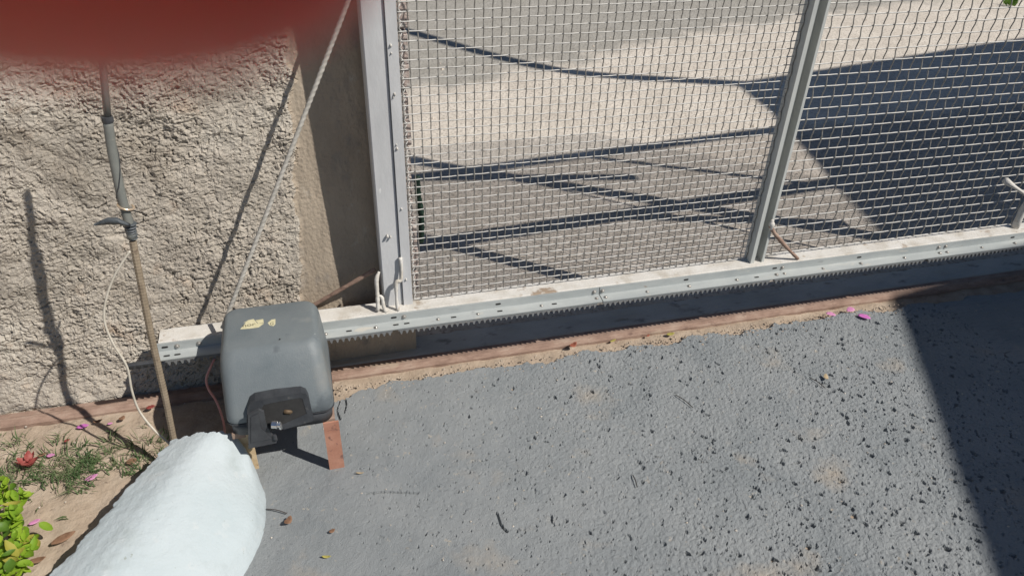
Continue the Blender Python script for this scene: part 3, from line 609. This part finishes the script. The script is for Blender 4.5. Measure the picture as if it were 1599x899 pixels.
MB().tube([tq[-1] + np.array([0, 0, -.004]), tq[-1], tq[-1] + np.array([0, 0, .006])], [.0098, .0100, .0095], 12).build('collar', M['black'], er)
tq2 = [tq[-1] + np.array([.001, 0, .004]), aty(163, 130, -.127), aty(160, 90, -.125), aty(158, 40, -.124)]
MB().tube(tq2, .0062, 10).build('upper_tube', M['conduit'], er, smooth=True)
wp = [tq[i] + (tq[i + 1] - tq[i]) * t for i in (0, 1, 2, 3, 4) for t in np.linspace(0, 1, 12)[:-1]]
sw = []
for i, q in enumerate(wp[8:]):
    a = i * .19; sw.append(q + np.array([math.cos(a) * .0088, math.sin(a) * .0088, 0]))
MB().tube(sw, .0012, 5).build('spiral_wire', M['black'], er, smooth=True)
c0 = aty(196.5, 322, -.142)
ringp = [c0 + np.array([.0125 * math.cos(a), .0125 * math.sin(a), -.005 * math.cos(a)]) for a in np.linspace(2.6, 2.6 + 4.6, 22)]
MB().tube(ringp, [.0012] + [.0021] * 20 + [.0012], 7).build('copper_ring', M['copper'], er, smooth=True)
tb = []
for i in range(60):
    t = i / 59; q = aty(203 + 4 * t, 348 + 26 * t, -.147); tb.append(q)
MB().tube(tb, [.0095 - .0020 * i / 59 + .0016 * math.sin(i * .62) for i in range(60)], 12, twist=lambda i, a: 1 + .10 * math.sin(a + i * .5)).build('tape_wrap', M['tape'], er, smooth=True)
fl = [aty(px, py, y) for px, py, y in [(204, 352, -.158), (196, 349, -.162), (184, 345, -.164), (170, 345, -.160), (158, 348, -.154), (147, 351, -.150)]]
b = MB(); 
for i, q in enumerate(fl):
    hh = [.004, .005, .0075, .0075, .005, .002][i]; b.v += [tuple(q + np.array([0, .0, hh])), tuple(q + np.array([0, -.004, 0])), tuple(q + np.array([0, 0, -hh])), tuple(q + np.array([0, .0015, 0]))]
for i in range(5):
    for k in range(4): b.f.append((i * 4 + k, i * 4 + (k + 1) % 4, i * 4 + 4 + (k + 1) % 4, i * 4 + 4 + k))
b.f += [(0, 1, 2, 3), (23, 22, 21, 20)]
b.build('tape_tail', M['tape'], er, smooth=True)
def cable(name, pts, r, mat, label, cat_='cable', n=10, sides=7, twist=None):
    sp = smooth_path(pts, n); o = MB().tube(sp, r, sides, twist=twist).build(name, mat, base=tuple(sp[-1]), smooth=True); return tag(o, label, cat_)
cable('wire_lead', [aty(203, 392, -.156), aty(192, 408, -.158), aty(178, 432, -.160), aty(166, 465, -.164), aty(163, 500, -.168), aty(176, 535, -.17), aty(198, 572, -.17), aty(206, 610, -.17), aty(217, 640, -.17), aty(238, 668, -.18), aty(262, 690, -.20), aty(275, 705, -.22)], .0024, M['cord'],
      'thin white cable looping from the rusty rod down to the white block')
cable('wire_lead', [aty(335, 560, -.05), aty(328, 575, -.07), aty(322, 592, -.09), aty(326, 608, -.11), aty(337, 625, -.13), aty(345, 645, -.15), aty(350, 665, -.17), aty(351, 690, -.18)], .0026, M['pinkcord'], 'thin salmon pink cable hanging beside the left side of the motor')
ra, rb = aty(533, 30, .010), aty(352, 500, -.035)
rp = [ra + (rb - ra) * t for t in np.linspace(-.6, 1.03, 900)]
ro = MB().tube(rp, .0047, 9, twist=lambda i, a: 1 + .11 * math.cos(2 * a - i * .62)).build('tension_cable', M['rope'], base=tuple(rp[-1]), smooth=True)
tag(ro, 'twisted pale steel cable running diagonally up in front of the wall', 'cable')
p0, p1 = aty(586, 421, .045), aty(476, 484, .085)
bar = [p0 + (p1 - p0) * t for t in np.linspace(0, 1, 24)]
tag(MB().tube(bar, [.0052 + random.uniform(-.0008, .0008) for _ in bar], 7).build('rusty_bar', M['rust'], base=tuple(p1), smooth=True), 'short rusty bar sloping between gate post and wall', 'bar')
q = aty(452, 482, .06)
tag(MB().box(q[0] - .014, q[0] + .016, .056, .066, q[2] - .012, q[2] + .004, .001).build('cable_clip', M['clip'], base=tuple(q)), 'small beige plastic clip on the wall above the motor', 'clip')
q = aty(467, 478, .07)
tag(MB().plate([q + np.array(v) for v in ((-.009, 0, .002), (.0, 0, .006), (.008, 0, .008), (.006, 0, .0), (.007, 0, -.008), (-.002, 0, -.006))], (0, .003, 0)).build('plastic_tag', M['redtag'], base=tuple(q)), 'small red plastic scrap beside the beige clip', 'tag')

# ================================================================== PETALS, LEAVES, TWIGS
def petal_mesh(L, W, curl, seed, n=7):
    r = random.Random(seed); b = MB()
    for i in range(n):
        t = i / (n - 1); wv = W * (math.sin(math.pi * min(1, t * .92 + .06)) ** .7) * r.uniform(.9, 1.1)
        z = curl * L * (2 * t - 1) ** 2 + .001; x = (t - .5) * L
        b.v += [(x, -wv / 2, z + wv * .22), (x, 0, z), (x, wv / 2, z + wv * .30)]
    for i in range(n - 1):
        for k in range(2): b.f.append((i * 3 + k, i * 3 + k + 1, i * 3 + 4 + k, i * 3 + 3 + k))
    return b
def litter(name, px, py, L, W, curl, rot, mat, label, cat_, zz=.004, seed=0, tilt=0.0):
    p = atz(px, py, zz); o = petal_mesh(L, W, curl, seed + int(px)).build(name, M[mat], smooth=True)
    o.location = tuple(p); o.rotation_euler = (tilt, random.uniform(-.15, .15), rot)
    sd = o.modifiers.new('thickness', 'SOLIDIFY'); sd.thickness = .0006
    return tag(o, label, cat_, {'petal': 'fallen flower petals', 'leaf': 'dead leaves on the ground'}[cat_])
D = .0115
litter('petal', 1297, 492, .028, .016, .05, -.5, 'petalpink', 'leftmost of three pink petals beside the track on the driveway', 'petal', D)
litter('petal', 1328, 485, .028, .020, .05, .2, 'petalpink', 'middle and topmost of three pink petals near the driveway shadow', 'petal', D)
litter('petal', 1349, 496, .036, .019, .05, -.7, 'petal', 'pink petal nearest the big shadow on the driveway', 'petal', D)
litter('petal', 130, 667, .026, .013, .10, .1, 'petal', 'magenta petal on sand just below the track at left', 'petal')
litter('petal', 144, 747, .027, .013, .12, .45, 'petalpink', 'pale pink petal on the grass left of the white block', 'petal')
litter('petal', 80, 712, .018, .010, .10, -.1, 'petalpink', 'small pink petal right of the red flower', 'petal')
litter('petal', 236, 637, .020, .012, .14, .2, 'petalred', 'bright red petal on the track by the rusty rod', 'petal', .012)
litter('petal', 183, 614, .022, .012, .16, .6, 'petalred', 'dull red petal at the foot of the wall', 'petal', .006)
litter('petal', 105, 689, .012, .008, .2, .4, 'petalred', 'tiny dark red petal scrap on the sand below the track', 'petal')
litter('petal', 55, 816, .022, .010, .12, .35, 'petalpink', 'faded pink petal beside the lime green shrub', 'petal')
litter('petal', 172, 662, .012, .006, .10, .3, 'petalpink', 'small mauve petal between two brown leaf bits by the track', 'petal')
litter('dry_leaf', 191, 655, .018, .013, .25, 1.2, 'dry', 'small curled brown leaf below the track near the white cable', 'leaf', .006)
litter('dry_leaf', 154, 659, .020, .009, .25, .3, 'dry', 'brown leaf scrap touching the rod shadow below the track', 'leaf', .006)
litter('dry_leaf', 895, 541, .024, .016, .38, .4, 'dryred', 'curled red-brown leaf against the track', 'leaf', .010)
litter('dry_leaf', 1047, 523, .024, .012, .15, .0, 'dryellow', 'yellow-green leaf on the soil beside the track', 'leaf', .005)
litter('dry_leaf', 1012, 525, .012, .007, .2, .5, 'dryred', 'tiny reddish leaf left of the yellow-green leaf', 'leaf', .005)
litter('dry_leaf', 957, 533, .020, .007, .15, .3, 'dryellow', 'narrow olive leaf on the soil beside the track', 'leaf', .005)
litter('dry_leaf', 1289, 590, .020, .014, .28, 1.1, 'tan', 'tan dry leaf lying alone on the driveway', 'leaf', .012)
litter('dry_leaf', 1395, 795, .018, .011, .20, .3, 'tan', 'pale tan scrap on the driveway near the shadow', 'leaf', .012) if False else None
litter('dry_leaf', 451, 815, .020, .015, .45, .9, 'dry', 'curled brown bud on the driveway right of the white block', 'leaf', .013)
litter('dry_leaf', 519, 830, .013, .009, .30, .4, 'dry', 'tiny brown leaf bit on the driveway below the motor', 'leaf', .011)
litter('dry_leaf', 510, 870, .018, .006, .20, -.2, 'dryellow', 'yellow straw scrap at the bottom edge of the driveway', 'leaf', .011)
litter('dry_leaf', 562, 739, .018, .004, .15, -.1, 'tan', 'thin straw right of the orange leg foot', 'leaf', .011)
litter('dry_leaf', 100, 842, .046, .018, .10, .6, 'dry', 'large grey-brown dead leaf on sand left of the block shadow', 'leaf', .006)
litter('dry_leaf', 60, 876, .030, .013, .20, .1, 'dry', 'dark brown dead leaf next to the lime green shrub', 'leaf', .008)
litter('dry_leaf', 66, 711, .018, .008, .12, .3, 'dry', 'dark leaf touching the small pink petal', 'leaf', .006)
litter('dry_leaf', 206, 722, .022, .016, .18, .2, 'dry', 'brown dead leaf in grass beside the rod shadow', 'leaf', .006)
# red flower of crumpled petals
fp = atz(46, 726, .006); fw = thing('fallen_flower', 'crumpled red fallen flower on the grass by the shrub', 'flower', fp)
for k in range(7):
    a = k * .9; o = petal_mesh(.030, .018, .30, 100 + k).build('petal', M['petalred'], smooth=True); o.parent = fw
    o.location = (.011 * math.cos(a), .011 * math.sin(a), .006 + .002 * (k % 3)); o.rotation_euler = (random.uniform(-.5, .5), random.uniform(-.5, .2), a)
for px0, py0, px1, py1, lb in [(1055, 616, 1082, 636, 'thin dark twig on the middle of the driveway'), (988, 741, 995, 760, 'short dark twig on the driveway below the middle'), (416, 794, 448, 801, 'thin dark stem on the driveway touching the white block'),
                               (1266, 590, 1288, 605, 'dark twig bits beside the tan dry leaf')]:
    a, b2 = atz(px0, py0, .012), atz(px1, py1, .0125); m_ = (a + b2) / 2 + np.array([.001, .001, .002])
    tag(MB().tube(smooth_path([a, m_, b2], 4), .0011, 6).build('twig', M['twig'], base=tuple(a)), lb, 'twig', 'twigs on the driveway')
# pale grit on the driveway and soil
b = MB()
for k in range(260):
    if k < 130: x, y, z = rng.uniform(-.2, 1.7), rng.uniform(-.95, -.05), .0095
    else: x, y, z = rng.uniform(-.9, 1.6), 0, .0015; y = rng.uniform(-.06, .01) if x > -.02 else rng.uniform(-.5, .02)
    s = rng.uniform(.0012, .0032); e = rng.uniform(.7, 1.3, 6) * s
    b.add([(x + e[0], y, z), (x, y + e[1], z), (x - e[2], y, z), (x, y - e[3], z), (x, y, z + e[4] * .8)], [(0, 1, 4), (1, 2, 4), (2, 3, 4), (3, 0, 4)])
tag(b.build('grit', M['pebble']), 'pale grit scattered over driveway and soil', 'grit', kind='stuff')
b = MB()
for k in range(520):
    x = rng.uniform(-.05, 1.68); y = -.022 - abs(rng.normal(0, .020)) + .01; s_ = rng.uniform(.0012, .0042); e = rng.uniform(.6, 1.3, 6) * s_; z = .0075
    b.add([(x + e[0], y, z), (x, y + e[1], z), (x - e[2], y, z), (x, y - e[3], z), (x, y, z + e[4] * .9)], [(0, 1, 4), (1, 2, 4), (2, 3, 4), (3, 0, 4)])
tag(b.build('soil_crumbs', M['sand']), 'crumbs of sandy soil along the driveway edge', 'soil', kind='stuff')
# sparse grass on the soil strip
b = MB()
def blade(x, y, h, lean, az, w_):
    dx, dy = math.cos(az), math.sin(az); px_, py_ = -dy * w_, dx * w_
    p = [(x + dx * lean * t * t * h, y + dy * lean * t * t * h, .0 + h * (t - .35 * lean * t * t)) for t in (0, .5, 1)]
    b.add([(p[0][0] - px_, p[0][1] - py_, p[0][2]), (p[0][0] + px_, p[0][1] + py_, p[0][2]), (p[1][0] + px_ * .8, p[1][1] + py_ * .8, p[1][2]), (p[1][0] - px_ * .8, p[1][1] - py_ * .8, p[1][2]), p[2]], [(0, 1, 2, 3), (3, 2, 4)])
tufts = []
for k in range(230):
    px = rng.uniform(-10, 262); base_y = 690 + (262 - px) * .10
    py = rng.normal(base_y + 25, 22) if rng.random() < .8 else rng.uniform(675, 830)
    if px > 120 and py > 770 - (px - 120) * .35: continue
    tufts.append(atz(px, py, 0))
for p in tufts:
    for k in range(rng.integers(2, 8)):
        blade(p[0] + rng.normal(0, .007), p[1] + rng.normal(0, .007), rng.uniform(.010, .030), rng.uniform(.6, 1.7), rng.uniform(0, 6.28), rng.uniform(.0008, .0018))
tag(b.build('grass', M['grass']), 'sparse dry green grass on the sand left of the block', 'grass', kind='stuff')
# lime green shrub at the lower left corner
pc = atz(-2, 868, 0); shrub = thing('lime_shrub', 'bright lime green leafy shrub at the lower left corner', 'shrub', (pc[0], pc[1], 0))
LM = []
for k, mt in enumerate(('leaf', 'leaf', 'leafdark', 'leafmid', 'leafmid', 'leafold')):
    o = petal_mesh(.022 + .003 * k, .014 + .0016 * (k % 4), .06 + .05 * (k % 3), 500 + k, 6).build('leaf', M[mt], smooth=True); LM.append(o.data); bpy.data.objects.remove(o)
for px, py, tz in [(2, 742, .13), (14, 756, .12), (30, 772, .10), (6, 792, .13), (22, 800, .11), (2, 830, .13), (36, 824, .08), (52, 838, .06), (14, 858, .10), (32, 868, .07), (46, 852, .06), (8, 890, .10), (26, 893, .08), (-20, 800, .13), (-25, 860, .13), (-40, 760, .12)]:
    tip = atz(px, py, tz); root = np.array([tip[0] * .7 + pc[0] * .3 - .01, tip[1] * .6 + pc[1] * .4, -.004])
    mid = (root + tip) / 2 + np.array([0, 0, .012]); sp = smooth_path([root, mid, tip], 6)
    MB().tube(sp, [.0026 - .0014 * i / len(sp) for i in range(len(sp))], 5).build('stem', M['stem'], shrub, smooth=True)
    for j in range(13):
        q = sp[int(rng.uniform(.55, 1.0) * (len(sp) - 1))] + rng.normal(0, .0085, 3)
        child('leaf', LM[int(rng.choice(6, p=[.28, .24, .12, .16, .16, .04]))], q, shrub, (rng.uniform(-.45, .45), rng.uniform(-.6, .3), rng.uniform(0, 6.28)), (rng.uniform(.65, 1.1), rng.uniform(.65, 1.15), 1))
# weed on the far street
p = atz(1578, 8, .012); wd = MB()
for k in range(26):
    a = rng.uniform(0, 6.28); r = rng.uniform(.0, .05); q = np.array(p) + np.array([r * math.cos(a), r * math.sin(a), 0]); h = rng.uniform(.02, .06)
    wd.add([q + np.array([-.006, 0, 0]), q + np.array([.006, 0, 0]), q + np.array([.02 * math.cos(a), .02 * math.sin(a), h]), q + np.array([.01 * math.cos(a) - .01, .01, h * .6])], [(0, 1, 2, 3)])
tag(wd.build('weed', M['leafdark'], base=tuple(p)), 'small green weed on the street beyond the gate', 'weed')

b = MB()
for k in range(420):
    x, y = rng.uniform(.1, 4.2), rng.uniform(.2, 3.2); s_ = rng.uniform(.003, .008) * (1 if rng.random() < .9 else 1.8); e = rng.uniform(.6, 1.3, 6) * s_; z = .003
    b.add([(x + e[0], y, z), (x, y + e[1], z), (x - e[2], y, z), (x, y - e[3], z), (x + e[5] * .2, y, z + e[4] * .9)], [(0, 1, 4), (1, 2, 4), (2, 3, 4), (3, 0, 4)])
tag(b.build('loose_stones', M['pebble']), 'small loose stones scattered on the street beyond the gate', 'stones', kind='stuff')
# ================================================================== ADDED CASTERS OF THE BIG SHADE (above and right of the view)
HC = 3.0; sh = np.array([-SX * HC, -SY * HC])
outl = [(-.75, -4.7), (1.218, -.87), (1.675, .02), (1.94, .06), (1.885, .30), (1.93, .56), (2.03, 1.02), (2.13, 1.50), (2.16, 1.90), (2.80, 2.02), (4.44, 2.35), (11, 3.6), (12, -4.7)]
slab_root = thing('shade_slab', 'added unseen grey flat roof shading the right of the driveway', 'slab', (8, -4, 0))
MB().prismz([(x + sh[0], y + sh[1]) for x, y in outl][::-1], HC, HC + .03).build('slab_plate', M['slab'], slab_root)  # unseen slab added, outline cut to give the ground shadow its shape
for x, y in ((12.5, -6.0), (3.0, -6.0), (12.5, 1.2)):
    MB().box(x - .06, x + .06, y - .06, y + .06, -.01, HC).build('post', M['galv'], slab_root)  # supports added out of view for the slab
br = [(.25, 3.62), (.615, 3.10), (1.25, 2.30), (2.0, 1.96), (2.5, 1.80)]; HB = 3.035
bp_ = [np.array([x - SX * HB, y - SY * HB, HB]) for x, y in br]
tag(MB().tube(smooth_path(bp_, 6), .045, 8).build('band_caster', M['galv'], base=tuple(bp_[-1]), smooth=True), 'added unseen pipe running out from the canopy corner', 'caster')  # unseen tube added only to throw a shadow band on the street

# ================================================================== PHOTOGRAPHER'S HAND AND PHONE
ph = MB()
pts = rrect(-.027, .125, -.035, .041, .009, 4)
n = len(pts); ph.add([lens(x, y, -.0015) for x, y in pts] + [lens(x, y, -.0100) for x, y in pts], [(i, (i + 1) % n, n + (i + 1) % n, n + i) for i in range(n)] + [tuple(range(n - 1, -1, -1)), tuple(range(n, 2 * n))])
tag(ph.build('phone', M['phone'], base=tuple(lens(.05, 0, -.005))), 'dark phone held behind the blurred fingertip', 'phone')
J = {}; V = []; E_ = []; Rr = []
def jt(k, p, r, parent=None):
    J[k] = len(V); V.append(lens(*p)); Rr.append(r)
    if parent is not None: E_.append((J[parent], J[k]))
jt('palm', (-.082, .000, -.004), .020)
jt('wrist', (-.112, .036, -.030), .022, 'palm'); jt('fore', (-.16, .11, -.09), .030, 'wrist'); jt('fore2', (-.24, .24, -.19), .038, 'fore')
jt('k1', (-.083, -.030, .010), .0125, 'palm'); jt('i1', (-.066, -.036, .032), .0095, 'k1'); jt('i2', (-.042, -.0215, .0325), .0100, 'i1'); jt('i3', (-.0170, -.0170, .0290), .0104, 'i2'); jt('i4', (-.0034, -.0168, .0268), .0090, 'i3')
jt('k2', (-.086, -.008, .014), .012, 'palm'); jt('m1', (-.074, -.009, .036), .0095, 'k2'); jt('m2', (-.050, -.007, .034), .0088, 'm1'); jt('m3', (-.036, -.006, .018), .0075, 'm2')
jt('k3', (-.084, .014, .012), .0115, 'palm'); jt('r1', (-.072, .015, .032), .009, 'k3'); jt('r2', (-.050, .014, .030), .0083, 'r1'); jt('r3', (-.038, .013, .016), .007, 'r2')
jt('k4', (-.082, .034, .004), .0105, 'palm'); jt('p1', (-.070, .036, .020), .0078, 'k4'); jt('p2', (-.052, .034, .020), .0072, 'p1'); jt('p3', (-.042, .033, .010), .0062, 'p2')
jt('t0', (-.078, .012, -.028), .014, 'palm'); jt('t1', (-.055, .000, -.036), .0108, 't0'); jt('t2', (-.032, -.008, -.030), .0095, 't1'); jt('t3', (-.018, -.011, -.020), .0078, 't2')
hb = np.array(lens(-.24, .24, -.19)); me = bpy.data.meshes.new('hand'); me.from_pydata([tuple(v - hb) for v in V], E_, []); me.materials.append(M['skin'])
hand = bpy.data.objects.new('hand', me); C.objects.link(hand); hand.location = tuple(hb)
sk = hand.modifiers.new('skin', 'SKIN'); sk.use_smooth_shade = True; sk.branch_smoothing = .3
for i, r in enumerate(Rr): me.skin_vertices[0].data[i].radius = (r, r)
me.skin_vertices[0].data[0].use_root = True
ss = hand.modifiers.new('subsurf', 'SUBSURF'); ss.levels = 2; ss.render_levels = 2
tag(hand, 'blurred reddish fingertip of a hand reaching in at the upper left', 'hand')
MB().tube([lens(-.16, .11, -.09), lens(-.20, .175, -.14), lens(-.26, .27, -.215)], [.037, .044, .052], 14).build('sleeve', M['sleeve'], hand, smooth=True)

# ================================================================== sub-parts join the part that carries them
def kids(root, *names): return [o for o in root.children if o.name.split('.')[0] in names]
def hang(part_, *names):
    for o in kids(part_.parent, *names): o.parent = part_
hang(cv, 'sticker', 'lettering', 'screw_hole_dot', 'cover_seam')
hang(hat, 'recess_shade_plate', 'hatch_door', 'door_panel', 'lock_barrel', 'lock_lever', 'release_nut', 'key_tab')
ang = sorted(kids(gate, 'slotted_angle'), key=lambda o: min(v.co.x for v in o.data.vertices))
for o in kids(gate, 'bolt', 'slot_shade_plate'): o.parent = ang[0] if o.location.x + gate.location.x < AJ else ang[1]
for o in kids(gate, 'tail_shade_plate'): o.parent = kids(gate, 'rack_tail')[0]
for o in kids(gate, 'weld_bead'): o.parent = kids(gate, 'end_post')[0]
for o in kids(gate, 'weld_knob'): o.parent = kids(gate, 'mullion')[0]
for o in kids(er_root, 'collar', 'copper_ring', 'spiral_wire'): o.parent = kids(er_root, 'conduit')[0]
for o in kids(er_root, 'tape_tail'): o.parent = kids(er_root, 'tape_wrap')[0]
